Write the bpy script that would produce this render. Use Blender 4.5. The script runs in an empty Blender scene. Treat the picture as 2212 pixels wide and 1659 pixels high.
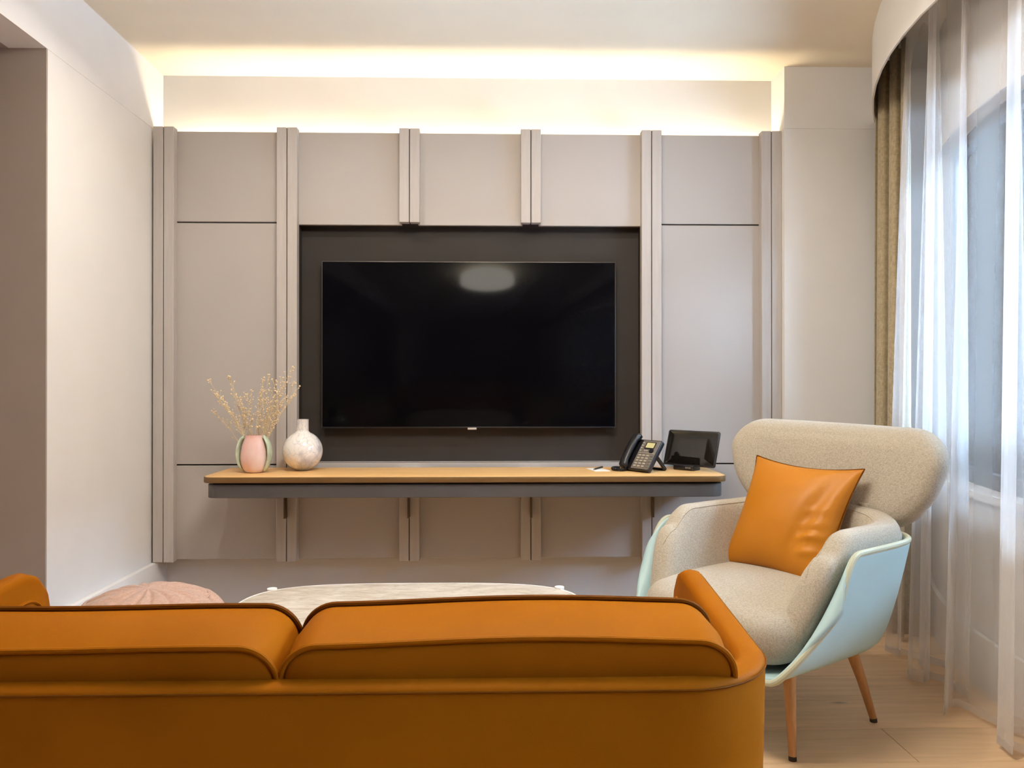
import bpy, bmesh, math, random
from mathutils import Vector, Matrix
random.seed(7)
PI = math.pi
SC = bpy.context.scene
COL = SC.collection

# ------------------------------------------------------------------ camera
cd = bpy.data.cameras.new('camera'); cam = bpy.data.objects.new('camera', cd); COL.objects.link(cam)
cd.sensor_width = 36.0; cd.lens = 1620.0 / 2212.0 * 36.0; cd.clip_start = 0.05
cam.location = (0, 0, 1.107)
cam.rotation_euler = (math.radians(90.2), 0, math.radians(-1.277))
SC.camera = cam

# ------------------------------------------------------------------ world, lights, exposure
SC.view_settings.view_transform = 'Standard'; SC.view_settings.look = 'None'
SC.view_settings.gamma = 1.0; SC.view_settings.use_curve_mapping = False
SC.view_settings.exposure = 0.14
SC.cycles.use_denoising = True; SC.cycles.use_light_tree = False
SC.cycles.adaptive_threshold = .02; SC.cycles.adaptive_min_samples = 16; SC.cycles.max_bounces = 7; SC.cycles.diffuse_bounces = 4; SC.cycles.glossy_bounces = 3; SC.cycles.transmission_bounces = 3; SC.cycles.transparent_max_bounces = 16
SC.cycles.sample_clamp_indirect = 6.0
SC.cycles.caustics_reflective = False; SC.cycles.caustics_refractive = False
SKY_STRENGTH = 39.0
LED_STRENGTH = 58.0
GLOBE_STRENGTH = 28.5
FILL_POWER = 23.0
w = bpy.data.worlds.new('world'); SC.world = w; w.use_nodes = True
w.node_tree.nodes['Background'].inputs[0].default_value = (0.57, 0.77, 1.0, 1)
w.node_tree.nodes['Background'].inputs[1].default_value = SKY_STRENGTH
WARM = (1.0, 0.93, 0.83)
LEDC = (1.0, 0.83, 0.56)

# ------------------------------------------------------------------ materials
def newmat(name):
    m = bpy.data.materials.new(name); m.use_nodes = True
    nt = m.node_tree; b = nt.nodes['Principled BSDF']
    return m, nt, b
def link(nt, a, ao, b, bi): nt.links.new(a.outputs[ao], b.inputs[bi])
def coords(nt, scale=(1, 1, 1), kind='Object'):
    t = nt.nodes.new('ShaderNodeTexCoord'); mp = nt.nodes.new('ShaderNodeMapping')
    mp.inputs['Scale'].default_value = scale; link(nt, t, kind, mp, 'Vector'); return mp
def noise(nt, vec, scale, detail=1, rough=.5, dist=0.):
    n = nt.nodes.new('ShaderNodeTexNoise'); n.inputs['Scale'].default_value = scale
    n.inputs['Detail'].default_value = detail; n.inputs['Roughness'].default_value = rough
    n.inputs['Distortion'].default_value = dist
    link(nt, vec, 'Vector', n, 'Vector'); return n
def ramp(nt, src, out, stops):
    r = nt.nodes.new('ShaderNodeValToRGB'); link(nt, src, out, r, 'Fac')
    el = r.color_ramp.elements
    while len(el) < len(stops): el.new(.5)
    for e, (p, c) in zip(el, stops):
        e.position = p; e.color = (c[0], c[1], c[2], 1)
    return r
def bump(nt, b, src, out, strength, dist=.002):
    bp = nt.nodes.new('ShaderNodeBump'); bp.inputs['Strength'].default_value = strength
    bp.inputs['Distance'].default_value = dist
    link(nt, src, out, bp, 'Height'); link(nt, bp, 'Normal', b, 'Normal'); return bp
def plain(name, col, rough=.5, metal=0., spec=.5, var=.04, nscale=6., bmp=0., bscale=200., sheen=0.):
    m, nt, b = newmat(name)
    v = coords(nt); n = noise(nt, v, nscale)
    r = ramp(nt, n, 'Fac', [(.3, [c * (1 - var) for c in col]), (.7, [min(1, c * (1 + var)) for c in col])])
    link(nt, r, 'Color', b, 'Base Color')
    b.inputs['Roughness'].default_value = rough; b.inputs['Metallic'].default_value = metal
    b.inputs['Specular IOR Level'].default_value = spec
    if sheen: b.inputs['Sheen Weight'].default_value = sheen
    if bmp:
        n2 = noise(nt, v, bscale, 2); bump(nt, b, n2, 'Fac', bmp)
    return m
def fabric(name, col, col2, scale=420., bmp=.5, rough=.9, big=.0):
    m, nt, b = newmat(name); v = coords(nt)
    mpx = coords(nt, (scale, scale * .18, scale * .18)); nx = noise(nt, mpx, 1.0, 0)
    mpy = coords(nt, (scale * .18, scale * .18, scale)); ny = noise(nt, mpy, 1.0, 0)
    mpz = coords(nt, (scale * .18, scale, scale * .18)); nz = noise(nt, mpz, 1.0, 0)
    a = nt.nodes.new('ShaderNodeMath'); a.operation = 'ADD'; link(nt, nx, 'Fac', a, 0); link(nt, ny, 'Fac', a, 1)
    a2 = nt.nodes.new('ShaderNodeMath'); a2.operation = 'ADD'; link(nt, a, 0, a2, 0); link(nt, nz, 'Fac', a2, 1)
    d = nt.nodes.new('ShaderNodeMath'); d.operation = 'DIVIDE'; link(nt, a2, 0, d, 0); d.inputs[1].default_value = 3
    r = ramp(nt, d, 0, [(.36, col2), (.62, col)])
    link(nt, r, 'Color', b, 'Base Color'); b.inputs['Roughness'].default_value = rough
    b.inputs['Specular IOR Level'].default_value = .2; b.inputs['Sheen Weight'].default_value = .25
    bump(nt, b, d, 0, bmp, .0015)
    return m
def leather(name, col, col2, rough=.42):
    m, nt, b = newmat(name); v = coords(nt)
    n = noise(nt, v, 5., 4); r = ramp(nt, n, 'Fac', [(.3, col2), (.7, col)])
    link(nt, r, 'Color', b, 'Base Color')
    vo = nt.nodes.new('ShaderNodeTexVoronoi'); vo.inputs['Scale'].default_value = 420; link(nt, v, 'Vector', vo, 'Vector')
    bump(nt, b, vo, 'Distance', .12, .001)
    b.inputs['Roughness'].default_value = rough; b.inputs['Specular IOR Level'].default_value = .025
    return m
def wood(name, c1, c2, axis='X', rough=.45, scale=1.0, info=False):
    m, nt, b = newmat(name)
    s = {'X': (1.2, 16, 16), 'Y': (16, 1.2, 16), 'Z': (16, 16, 1.2)}[axis]
    v = coords(nt, [q * scale for q in s])
    n = noise(nt, v, 2.2, 4, .62, .6); r = ramp(nt, n, 'Fac', [(.28, c2), (.72, c1)])
    out = r
    if info:
        oi = nt.nodes.new('ShaderNodeObjectInfo')
        add = nt.nodes.new('ShaderNodeVectorMath'); add.operation = 'ADD'
        mul = nt.nodes.new('ShaderNodeVectorMath'); mul.operation = 'SCALE'; mul.inputs['Scale'].default_value = 40
        cmb = nt.nodes.new('ShaderNodeCombineXYZ')
        for k in range(3): link(nt, oi, 'Random', cmb, k)
        link(nt, cmb, 0, mul, 0); link(nt, v, 'Vector', add, 0); link(nt, mul, 'Vector', add, 1)
        nt.links.new(add.outputs[0], n.inputs['Vector'])
        hsv = nt.nodes.new('ShaderNodeHueSaturation')
        mr = nt.nodes.new('ShaderNodeMapRange'); link(nt, oi, 'Random', mr, 0)
        mr.inputs[3].default_value = .86; mr.inputs[4].default_value = 1.12
        link(nt, mr, 0, hsv, 'Value'); link(nt, r, 'Color', hsv, 'Color'); out = hsv
        # knots
        kv = coords(nt, (1.6, 5, 5)); kn = nt.nodes.new('ShaderNodeTexVoronoi'); kn.inputs['Scale'].default_value = 1.3
        add2 = nt.nodes.new('ShaderNodeVectorMath'); add2.operation = 'ADD'; link(nt, kv, 'Vector', add2, 0); link(nt, mul, 'Vector', add2, 1)
        nt.links.new(add2.outputs[0], kn.inputs['Vector'])
        kr = ramp(nt, kn, 'Distance', [(.0, (.25, .25, .25)), (.075, (1, 1, 1))])
        mx = nt.nodes.new('ShaderNodeMixRGB'); mx.blend_type = 'MULTIPLY'; mx.inputs[0].default_value = .8
        link(nt, hsv, 'Color', mx, 1); link(nt, kr, 'Color', mx, 2); out = mx
    link(nt, out, 'Color', b, 'Base Color'); b.inputs['Roughness'].default_value = rough
    bump(nt, b, n, 'Fac', .08, .002)
    return m
def emit(name, col, s):
    m = bpy.data.materials.new(name); m.use_nodes = True; nt = m.node_tree; nt.nodes.clear()
    e = nt.nodes.new('ShaderNodeEmission'); e.inputs[0].default_value = (*col, 1); e.inputs[1].default_value = s
    o = nt.nodes.new('ShaderNodeOutputMaterial'); link(nt, e, 0, o, 0); return m
def glassy(name, tint=(1, 1, 1)):
    m = bpy.data.materials.new(name); m.use_nodes = True; nt = m.node_tree; nt.nodes.clear()
    t = nt.nodes.new('ShaderNodeBsdfTransparent'); t.inputs[0].default_value = (*tint, 1)
    g = nt.nodes.new('ShaderNodeBsdfGlossy'); g.inputs['Roughness'].default_value = .02
    f = nt.nodes.new('ShaderNodeFresnel'); f.inputs[0].default_value = 1.45
    mx = nt.nodes.new('ShaderNodeMixShader'); link(nt, f, 0, mx, 0); link(nt, t, 0, mx, 1); link(nt, g, 0, mx, 2)
    o = nt.nodes.new('ShaderNodeOutputMaterial'); link(nt, mx, 0, o, 0); return m
def sheer(name, trans, col):
    m = bpy.data.materials.new(name); m.use_nodes = True; nt = m.node_tree; nt.nodes.clear()
    t = nt.nodes.new('ShaderNodeBsdfTransparent')
    tl = nt.nodes.new('ShaderNodeBsdfTranslucent'); tl.inputs[0].default_value = (*col, 1)
    d = nt.nodes.new('ShaderNodeBsdfDiffuse'); d.inputs[0].default_value = (*col, 1)
    md = nt.nodes.new('ShaderNodeMixShader'); md.inputs[0].default_value = .45; link(nt, tl, 0, md, 1); link(nt, d, 0, md, 2)
    # threads close up at grazing angles, as a real voile does
    lw = nt.nodes.new('ShaderNodeLayerWeight'); lw.inputs[0].default_value = .35
    r = nt.nodes.new('ShaderNodeMapRange'); link(nt, lw, 'Facing', r, 0)
    r.inputs[3].default_value = 1 - trans; r.inputs[4].default_value = min(1, 1 - trans + .42)
    mx = nt.nodes.new('ShaderNodeMixShader'); link(nt, r, 0, mx, 0); link(nt, t, 0, mx, 1); link(nt, md, 0, mx, 2)
    o = nt.nodes.new('ShaderNodeOutputMaterial'); link(nt, mx, 0, o, 0); return m

M = {}
def leather_c(*a):
    m = leather(*a); m.node_tree.nodes['Principled BSDF'].inputs['Specular IOR Level'].default_value = .22; return m
M['paint'] = plain('white_wall_paint', (.80, .79, .79), .75, var=.012, bmp=.05, bscale=350)
M['ceil'] = plain('ceiling_paint', (.85, .77, .64), .8, var=.012)
M['skirting'] = plain('pale_grey_skirting_paint', (.62, .61, .635), .6, var=.012)  # greyer than the walls: shade below the panelling put into the colour
M['taupe'] = plain('taupe_wall_paint', (.34, .285, .26), .75, var=.02)  # darker taupe than the white wall paint
M['rear'] = wood('rear_wall_walnut', (.20, .12, .065), (.15, .085, .045), 'Z', .5)
M['panel'] = plain('taupe_lacquer_panel', (.45, .418, .405), .55, var=.02, nscale=3)
M['batten'] = wood('taupe_stained_batten', (.515, .48, .465), (.455, .42, .405), 'Z', .5, 1.6)
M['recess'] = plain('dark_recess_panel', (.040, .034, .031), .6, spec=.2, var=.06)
M['shelfwood'] = wood('oak_shelf_veneer', (.82, .50, .21), (.66, .38, .145), 'X', .42, 1.0)
M['edge'] = wood('oak_shelf_edge', (.17, .088, .026), (.13, .066, .018), 'X', .45)
M['apron'] = plain('grey_lacquer_apron', (.092, .086, .088), .45, var=.04)
M['bronze'] = plain('dark_bronze_steel', (.10, .065, .035), .4, .5)
M['tvblack'] = plain('tv_black_glass', (.0025, .0025, .004),   .09, spec=.07, var=.1)
M['tvframe'] = plain('tv_bezel_metal', (.10, .09, .085), .35, .6)
M['silver'] = plain('brushed_silver', (.62, .58, .55), .4, .6)
M['blackplastic'] = plain('black_plastic', (.012, .012, .015), .32, var=.1)
M['greyplastic'] = plain('grey_phone_plastic', (.16, .145, .13), .38, var=.06)
M['keys'] = plain('phone_key_plastic', (.40, .36, .31), .4)
M['lcd'] = emit('phone_display_backlight', (.95, .80, .36), .75)
M['screen'] = plain('tablet_glass', (.008, .007, .006), .06, spec=.6, var=.1)
M['paper'] = plain('white_paper', (.85, .83, .80), .8)
M['leather'] = leather('cognac_leather', (.275, .082, .0034), (.24, .070, .0028), .5)
M['leather_dark'] = leather('cognac_leather_piping', (.14, .042, .004), (.12, .035, .003))
M['cushleather'] = leather_c('tan_leather', (.47, .172, .012), (.42, .148, .009), .42)
M['linen'] = fabric('greige_linen', (.49, .435, .355), (.34, .30, .24), 900, .5)
M['shell'] = plain('sage_leather_shell', (.42, .60, .64), .5, var=.03, bmp=.08, bscale=300)  # sage tinted blue: window daylight put into the shell colour
M['shellrim'] = plain('sage_leather_rim', (.47, .48, .36), .5, var=.03)  # same sage tinted olive: warm light put into the rim colour
M['legwood'] = wood('oak_leg', (.50, .25, .095), (.38, .18, .06), 'Z', .4, 2.0)
M['foot'] = plain('dark_rubber', (.03, .016, .012), .6)
M['pink'] = fabric('dusty_pink_velvet', (.52, .33, .25), (.42, .26, .195), 300, .15)
M['whitemetal'] = plain('white_lacquer_metal', (.82, .80, .77), .4)
M['plank'] = wood('oak_floor_plank', (.82, .56, .33), (.66, .435, .245), 'X', .42, .9, True)
M['joint'] = plain('floor_joint_dark', (.12, .08, .05), .8)
M['drape'] = fabric('olive_taupe_drape', (.44, .36, .235), (.32, .26, .165), 300, .3)
M['sheer'] = sheer('white_voile', .82, (.95, .93, .93))
M['hem'] = sheer('white_voile_hem', .45, (.82, .78, .76))
M['glass'] = glassy('window_glass', (.93, .96, .98))
M['winframe'] = plain('dark_grey_window_frame', (.05, .055, .065), .45)
M['sill'] = plain('white_sill_paint', (.84, .84, .84), .5)
M['facade'] = plain('grey_render_facade', (.017, .019, .026), .85, var=.15, nscale=.8)
M['surround'] = plain('facade_stone_surround', (.028, .030, .038), .8)
M['facadeglass'] = plain('facade_window_glass', (.007, .009, .014), .3)
M['led'] = emit('led_strip_emitter', LEDC, LED_STRENGTH)
M['lampglow'] = emit('downlight_lens', WARM, 3.0)
M['stem'] = plain('dried_straw', (.74, .59, .36), .8)
M['berry'] = plain('dried_seed_heads', (.84, .69, .46), .8, var=.15, nscale=60)

def vase_glass():
    m, nt, b = newmat('mottled_white_glass'); v = coords(nt)
    vo = nt.nodes.new('ShaderNodeTexVoronoi'); vo.feature = 'DISTANCE_TO_EDGE'; vo.inputs['Scale'].default_value = 26
    nz = noise(nt, v, 14, 3); mxv = nt.nodes.new('ShaderNodeMixRGB'); mxv.inputs[0].default_value = .10
    link(nt, v, 'Vector', mxv, 1); link(nt, nz, 'Color', mxv, 2); link(nt, mxv, 0, vo, 'Vector')
    r = ramp(nt, vo, 'Distance', [(.0, (.62, .62, .66)), (.05, (.86, .83, .82))])
    n2 = noise(nt, v, 9, 2); r2 = ramp(nt, n2, 'Fac', [(.52, (1, 1, 1)), (.62, (.30, .36, .50))])
    mx = nt.nodes.new('ShaderNodeMixRGB'); mx.blend_type = 'MULTIPLY'; mx.inputs[0].default_value = .55
    link(nt, r, 'Color', mx, 1); link(nt, r2, 'Color', mx, 2)
    link(nt, mx, 0, b, 'Base Color'); b.inputs['Roughness'].default_value = .12
    b.inputs['Subsurface Weight'].default_value = .0; b.inputs['Coat Weight'].default_value = .5
    return m
M['vaseglass'] = vase_glass()
def pink_glaze():
    m, nt, b = newmat('pink_ceramic_glaze'); v = coords(nt, (9, 9, 5)); n = noise(nt, v, 1.6, 4)
    r = ramp(nt, n, 'Fac', [(.3, (.80, .47, .43)), (.55, (.80, .58, .54)), (.75, (.82, .70, .66))])
    link(nt, r, 'Color', b, 'Base Color'); b.inputs['Roughness'].default_value = .18; b.inputs['Coat Weight'].default_value = .4
    return m
M['pinkglaze'] = pink_glaze()
M['greenglaze'] = plain('sage_ceramic_glaze', (.50, .60, .47), .2, var=.15, nscale=30)
def travertine():
    m, nt, b = newmat('travertine_stone'); v = coords(nt, (3.0, 9, 9)); n = noise(nt, v, 3.2, 5, .65, .8)
    v2 = coords(nt, (14, 40, 40)); n2 = noise(nt, v2, 2.5, 4)
    r = ramp(nt, n, 'Fac', [(.3, (.36, .295, .23)), (.5, (.49, .42, .34)), (.68, (.60, .53, .45))])
    r2 = ramp(nt, n2, 'Fac', [(.30, (.62, .58, .53)), (.45, (1, 1, 1))])
    mx = nt.nodes.new('ShaderNodeMixRGB'); mx.blend_type = 'MULTIPLY'; mx.inputs[0].default_value = .7
    link(nt, r, 'Color', mx, 1); link(nt, r2, 'Color', mx, 2)
    link(nt, mx, 0, b, 'Base Color'); b.inputs['Roughness'].default_value = .5
    return m
M['stone'] = travertine()

# ------------------------------------------------------------------ mesh helpers
def tag(o, label=None, cat=None, group=None, kind=None):
    if label: o['label'] = label
    if cat: o['category'] = cat
    if group: o['group'] = group
    if kind: o['kind'] = kind
    return o
def obj(name, bm, mat, parent=None, smooth=True, ang=35, loc=None):
    me = bpy.data.meshes.new(name)
    bmesh.ops.recalc_face_normals(bm, faces=bm.faces)
    bm.to_mesh(me); bm.free()
    me.materials.append(M[mat] if isinstance(mat, str) else mat)
    if smooth:
        for p in me.polygons: p.use_smooth = True
        me.set_sharp_from_angle(angle=math.radians(ang))
    o = bpy.data.objects.new(name, me); COL.objects.link(o)
    if parent: o.parent = parent
    if loc: o.location = loc
    return o
def empty(name, loc=(0, 0, 0), rz=0):
    o = bpy.data.objects.new(name, None); COL.objects.link(o); o.location = loc; o.rotation_euler = (0, 0, rz)
    o.empty_display_size = .1; return o
def B(): return bmesh.new()
def add_box(bm, x0, x1, y0, y1, z0, z1, bev=0., seg=2):
    t = bmesh.new()
    vs = [t.verts.new((x, y, z)) for x in (x0, x1) for y in (y0, y1) for z in (z0, z1)]
    for f in ((0, 1, 3, 2), (4, 6, 7, 5), (0, 4, 5, 1), (2, 3, 7, 6), (0, 2, 6, 4), (1, 5, 7, 3)): t.faces.new([vs[i] for i in f])
    if bev > 0: bmesh.ops.bevel(t, geom=t.edges[:] , offset=bev, segments=seg, profile=.5, affect='EDGES')
    merge(bm, t); return bm
def merge(bm, t, mat=None):
    if mat is not None: t.transform(mat)
    me = bpy.data.meshes.new('tmp'); t.to_mesh(me); t.free(); bm.from_mesh(me); bpy.data.meshes.remove(me)
def box(name, x0, x1, y0, y1, z0, z1, mat, parent=None, bev=0.):
    return obj(name, add_box(B(), x0, x1, y0, y1, z0, z1, bev), mat, parent)
def grid(bm, P, ci=False, cj=False):
    V = [[bm.verts.new(p) for p in row] for row in P]; n = len(V); m = len(V[0])
    for i in range(n if ci else n - 1):
        for j in range(m if cj else m - 1):
            a, b_, c, d = V[i][j], V[(i + 1) % n][j], V[(i + 1) % n][(j + 1) % m], V[i][(j + 1) % m]
            try: bm.faces.new((a, b_, c, d))
            except ValueError: pass
    return V
def cap(bm, ring):
    try: bm.faces.new(ring)
    except ValueError: pass
def add_lathe(bm, prof, n=48, c=(0, 0, 0), fn=None):
    P = []
    for r, z in prof:
        row = []
        for k in range(n):
            a = 2 * PI * k / n; rr, zz = (r, z) if fn is None else fn(r, z, a)
            row.append((c[0] + rr * math.cos(a), c[1] + rr * math.sin(a), c[2] + zz))
        P.append(row)
    V = grid(bm, P, False, True)
    if prof[0][0] > 1e-5: cap(bm, V[0])
    if prof[-1][0] > 1e-5: cap(bm, V[-1])
    return bm
def add_tube(bm, pts, r, n=8, closed=False, caps=True):
    pts = [Vector(p) for p in pts]; N = len(pts); P = []
    rad = r if callable(r) else (lambda t: r)
    nrm = None
    for i, p in enumerate(pts):
        if closed: t = (pts[(i + 1) % N] - pts[i - 1])
        else: t = pts[min(i + 1, N - 1)] - pts[max(i - 1, 0)]
        t = t.normalized() if t.length > 1e-9 else Vector((0, 0, 1))
        if nrm is None:
            h = Vector((0, 0, 1)) if abs(t.z) < .9 else Vector((1, 0, 0)); nrm = (h - t * h.dot(t)).normalized()
        else:
            q = nrm - t * nrm.dot(t); nrm = q.normalized() if q.length > 1e-6 else nrm
        bi = t.cross(nrm); rr = rad(i / max(1, N - 1))
        P.append([p + (nrm * math.cos(a) + bi * math.sin(a)) * rr for a in [2 * PI * k / n for k in range(n)]])
    V = grid(bm, P, closed, True)
    if not closed and caps: cap(bm, V[0]); cap(bm, V[-1])
    return bm
def rrect(w, h, r, n=8, c=(0, 0)):
    """rounded rectangle outline, half sizes w,h; r scalar or 4 radii (++,-+,--,+-)"""
    rs = r if isinstance(r, (tuple, list)) else (r,) * 4; out = []
    for k, (sx, sy) in enumerate(((1, 1), (-1, 1), (-1, -1), (1, -1))):
        rr = rs[k]
        for i in range(n + 1):
            a = (k + i / n) * PI / 2
            out.append((c[0] + sx * (w - rr) + rr * math.cos(a), c[1] + sy * (h - rr) + rr * math.sin(a)))
    return out
def dense(o, step):
    out = []
    for i, p in enumerate(o):
        q = o[(i + 1) % len(o)]; L = math.dist(p, q); k = max(1, int(L / step))
        for j in range(k): out.append((p[0] + (q[0] - p[0]) * j / k, p[1] + (q[1] - p[1]) * j / k))
    return out
def normals(o):
    N = len(o); res = []
    for i in range(N):
        a, b_ = o[i - 1], o[(i + 1) % N]; t = Vector((b_[0] - a[0], b_[1] - a[1])).normalized(); res.append((t.y, -t.x))
    return res
def add_slab(bm, outline, ht, r, dome=0., mp=None, seg=5, rings=5, bulge=0.):
    """rounded slab: outline (u,v), +-ht along third axis w, edge radius r, domed faces"""
    nr = normals(outline); cx = sum(p[0] for p in outline) / len(outline); cy = sum(p[1] for p in outline) / len(outline)
    mp = mp or (lambda u, v, w_: (u, v, w_)); L = []
    R = max(abs(p[0] - cx) for p in outline), max(abs(p[1] - cy) for p in outline)
    def dm(u, v): return dome * max(0, 1 - ((u - cx) / R[0]) ** 2) * max(0, 1 - ((v - cy) / R[1]) ** 2)
    def ring(ins, off, s=1.):
        row = []
        for p, n in zip(outline, nr):
            u, v = p[0] - n[0] * ins, p[1] - n[1] * ins
            u, v = cx + (u - cx) * s, cy + (v - cy) * s
            row.append((u, v, off))
        return row
    fr = [(1 - k / rings) for k in range(1, rings)] + [.02]
    for s in reversed(fr): L.append((ring(r, -ht, s), -1))
    for k in range(seg + 1):
        g = PI / 2 * k / seg; L.append((ring(r * (1 - math.sin(g)), -ht + r * (1 - math.cos(g))), 0 if k else -1))
    if bulge:
        L.append((ring(-bulge, 0), 0))
    for k in range(seg + 1):
        g = PI / 2 * (1 - k / seg); L.append((ring(r * (1 - math.sin(g)), ht - r * (1 - math.cos(g))), 0 if k < seg else 1))
    for s in fr: L.append((ring(r, ht, s), 1))
    P = [[mp(u, v, w_ + sg * dm(u, v)) for (u, v, w_) in row] for row, sg in L]
    V = grid(bm, P, False, True); cap(bm, V[0]); cap(bm, V[-1]); return bm
def lerp(a, b_, t): return a + (b_ - a) * t
def smooth(t): t = max(0, min(1, t)); return t * t * (3 - 2 * t)

# ================================================================== THE ROOM
H = 2.67; ZB = 2.365; YW = 3.80; XL = -1.668; XC = 1.412; YC = 3.63; XR = 2.40; YBACK = -2.4; XCOR = -3.1
def wall_x(y): return 1.755 + .265 * max(0, y - 2.4) ** 1.81
def pel_x(y): return 1.47 + .258 * max(0, y - 2.4) ** 1.95
S = lambda o: tag(o, kind='structure')
# floor: sub-floor with oak planks
floor = S(box('floor', XCOR - .1, XR + .1, YBACK - .1, YW + .1, -.12, -.004, 'joint'))
pw = .219; y = 2.626 - pw * 23; row = 0
plank_meshes = {}
while y < YW:
    x = XCOR - [.0, .9, .45, 1.3, .2][row % 5]
    L0 = [1.75, 1.9, 1.6][row % 3]
    while x < XR:
        x1 = min(x + L0, XR); xs = max(x, XCOR)
        if x1 - xs > .05:
            key = (round(x1 - xs, 3), round(min(pw, YW - y), 3))
            if key not in plank_meshes:
                pm = obj('plank', add_box(B(), -key[0] / 2 + .0008, key[0] / 2 - .0008, -key[1] / 2 + .0008, key[1] / 2 - .0008, -.014, 0, .0012, 1), 'plank', floor)
                plank_meshes[key] = pm.data; o = pm
            else:
                o = bpy.data.objects.new('plank', plank_meshes[key]); COL.objects.link(o); o.parent = floor
            o.location = ((xs + x1) / 2, y + key[1] / 2, 0)
        x += L0
    y += pw; row += 1
S(box('ceiling', XCOR - .1, XR + .1, YBACK - .1, YW + .1, H, H + .12, 'ceil'))
S(box('wall_back', XL - .1, XR + .1, YW, YW + .12, 0, H, 'paint'))
wl = S(box('wall_left', XL - .14, XL, 2.83, YW, 0, ZB, 'paint'))
box('beam', XL - .14, XL + .0012, YBACK, YW, ZB, H, 'paint', wl)
box('jamb_lining', XCOR, XL - .001, 2.822, 2.93, 0, ZB, 'taupe', wl)
S(box('wall_left_rear', XL - .14, XL, YBACK, -.4, 0, ZB, 'paint'))
S(box('wall_corridor', XCOR - .1, XCOR, YBACK, 2.93, 0, H, 'paint'))
S(box('ceiling_corridor', XCOR, XL - .14, YBACK, 2.93, ZB, ZB + .1, 'taupe'))
S(box('wall_rear', XCOR - .1, XR + .1, YBACK - .1, YBACK, 0, H, 'rear'))
bb = B(); add_box(bb, XL, XL + .028, 2.84, YW, 0, .254, .004)
S(obj('baseboard_left', bb, 'paint'))
S(box('baseboard_back', XL + .028, XC, YW - .012, YW, 0, .254, 'skirting'))  # strip added to carry the painted shade under the panelling
# column at the right of the panelling, with a fascia block above the joint
wc = S(box('wall_column', XC, XR, YC, YW, 0, ZB + .004, 'paint'))
box('fascia', XC - .001, XR, YC - .003, YW, ZB + .004, H, 'paint', wc)
# curved window wall
ys = [YBACK + .0] + [-.9 + .1 * k for k in range(0, 46)] + [YC]
ys = sorted(set(round(v, 3) for v in ys if v <= YC))
ZS, ZH, WY0, WY1 = .69, 2.144, -.4, 3.30
def strip(name, fx, y0, y1, z0, z1, th, mat, parent=None, n=40):
    bm = B(); P = []
    for k in range(n + 1):
        yy = lerp(y0, y1, k / n); x = fx(yy); P.append([(x, yy, z0), (x, yy, z1), (x + th, yy, z1), (x + th, yy, z0)])
    V = grid(bm, P, False, True); cap(bm, V[0]); cap(bm, V[-1])
    return obj(name, bm, mat, parent)
wr = S(strip('wall_right', wall_x, YBACK, YC, 0, ZS, .22, 'paint'))
strip('lintel', wall_x, YBACK, YC, ZH, H, .22, 'paint', wr)
strip('far_pier', wall_x, WY1, YC, ZS, ZH, .22, 'paint', wr, 8)
strip('near_pier', wall_x, YBACK, WY0, ZS, ZH, .22, 'paint', wr, 8)
S(strip('baseboard_right', lambda v: wall_x(v) - .022, YBACK, YC, 0, .20, .02, 'paint'))
S(strip('trim_1', lambda v: wall_x(v) - .018, WY0 - .05, WY1 + .03, ZS - .0, ZS + .028, .235, 'sill'))
tag(bpy.data.objects['trim_1'], 'white window sill board on the curved wall')
# window: frame, mullions, panes
win = S(strip('window_1', lambda v: wall_x(v) + .07, WY0, WY1, ZS + .028, ZS + .085, .06, 'winframe'))
strip('head_rail', lambda v: wall_x(v) + .07, WY0, WY1, ZH - .05, ZH, .06, 'winframe', win)
mul = [WY0 + .03, .55, 1.5, 2.42, WY1 - .03]
for m_ in mul:
    strip('mullion', lambda v: wall_x(v) + .07, m_ - .028, m_ + .028, ZS + .085, ZH - .05, .06, 'winframe', win, 2)
for a, b_ in zip(mul[:-1], mul[1:]):
    strip('pane', lambda v: wall_x(v) + .098, a + .02, b_ - .02, ZS + .07, ZH - .035, .004, 'glass', win, 12)
# pelmet above the curtains
pl = S(strip('trim_2', pel_x, YBACK, YC - .001, 2.40, H, .008, 'paint'))
tag(pl, 'curved white pelmet hanging from the ceiling above the curtains')

# ================================================================== PANELLED TV WALL
pan = empty('wall_paneling', (-.125, 3.74, .256))
tag(pan, 'taupe panelled feature wall with vertical double battens around the television', 'wall panel')
PB = (lambda x0, x1, y0, y1, z0, z1, bev=.0015: add_box(B(), x0 + .125, x1 + .125, y0 - 3.74, y1 - 3.74, z0 - .256, z1 - .256, bev, 1))
bx0 = [-1.656 + .5937 * k for k in range(6)]; bwid = .0985
YF, YP, YR = 3.664, 3.704, 3.768
ZT = 2.357; Z1 = 1.912; Z2 = .724; ZBOT = .263
for k in range(5):
    a, b_ = bx0[k] + bwid - .01, bx0[k + 1] + .01
    if k in (0, 4):
        segs = [(Z1 + .0035, ZT), (Z2 + .0035, Z1 - .0035), (ZBOT, Z2 - .0035)]
    else:
        segs = [(1.903, ZT), (ZBOT, .733)]
    for z0, z1 in segs: obj('panel', PB(a, b_, YP, YP + .022, z0, z1), 'panel', pan)
for k in range(6):
    a = bx0[k]; half = bwid / 2
    segs = [(.256, 2.368)] if k in (0, 1, 4, 5) else [(1.909, 2.368), (.256, .712)]
    for z0, z1 in segs:
        obj('batten', PB(a, a + half - .002, YF, YP + .004, z0, z1, .002), 'batten', pan)
        obj('batten', PB(a + half + .002, a + bwid, YF, YP + .004, z0, z1, .002), 'batten', pan)
        obj('groove_backing', PB(a + half - .003, a + half + .003, YF + .008, YP + .003, z0 + .002, z1 - .002, 0), 'recess', pan)
xr0, xr1 = bx0[1] + bwid - .004, bx0[4] + .004
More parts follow.
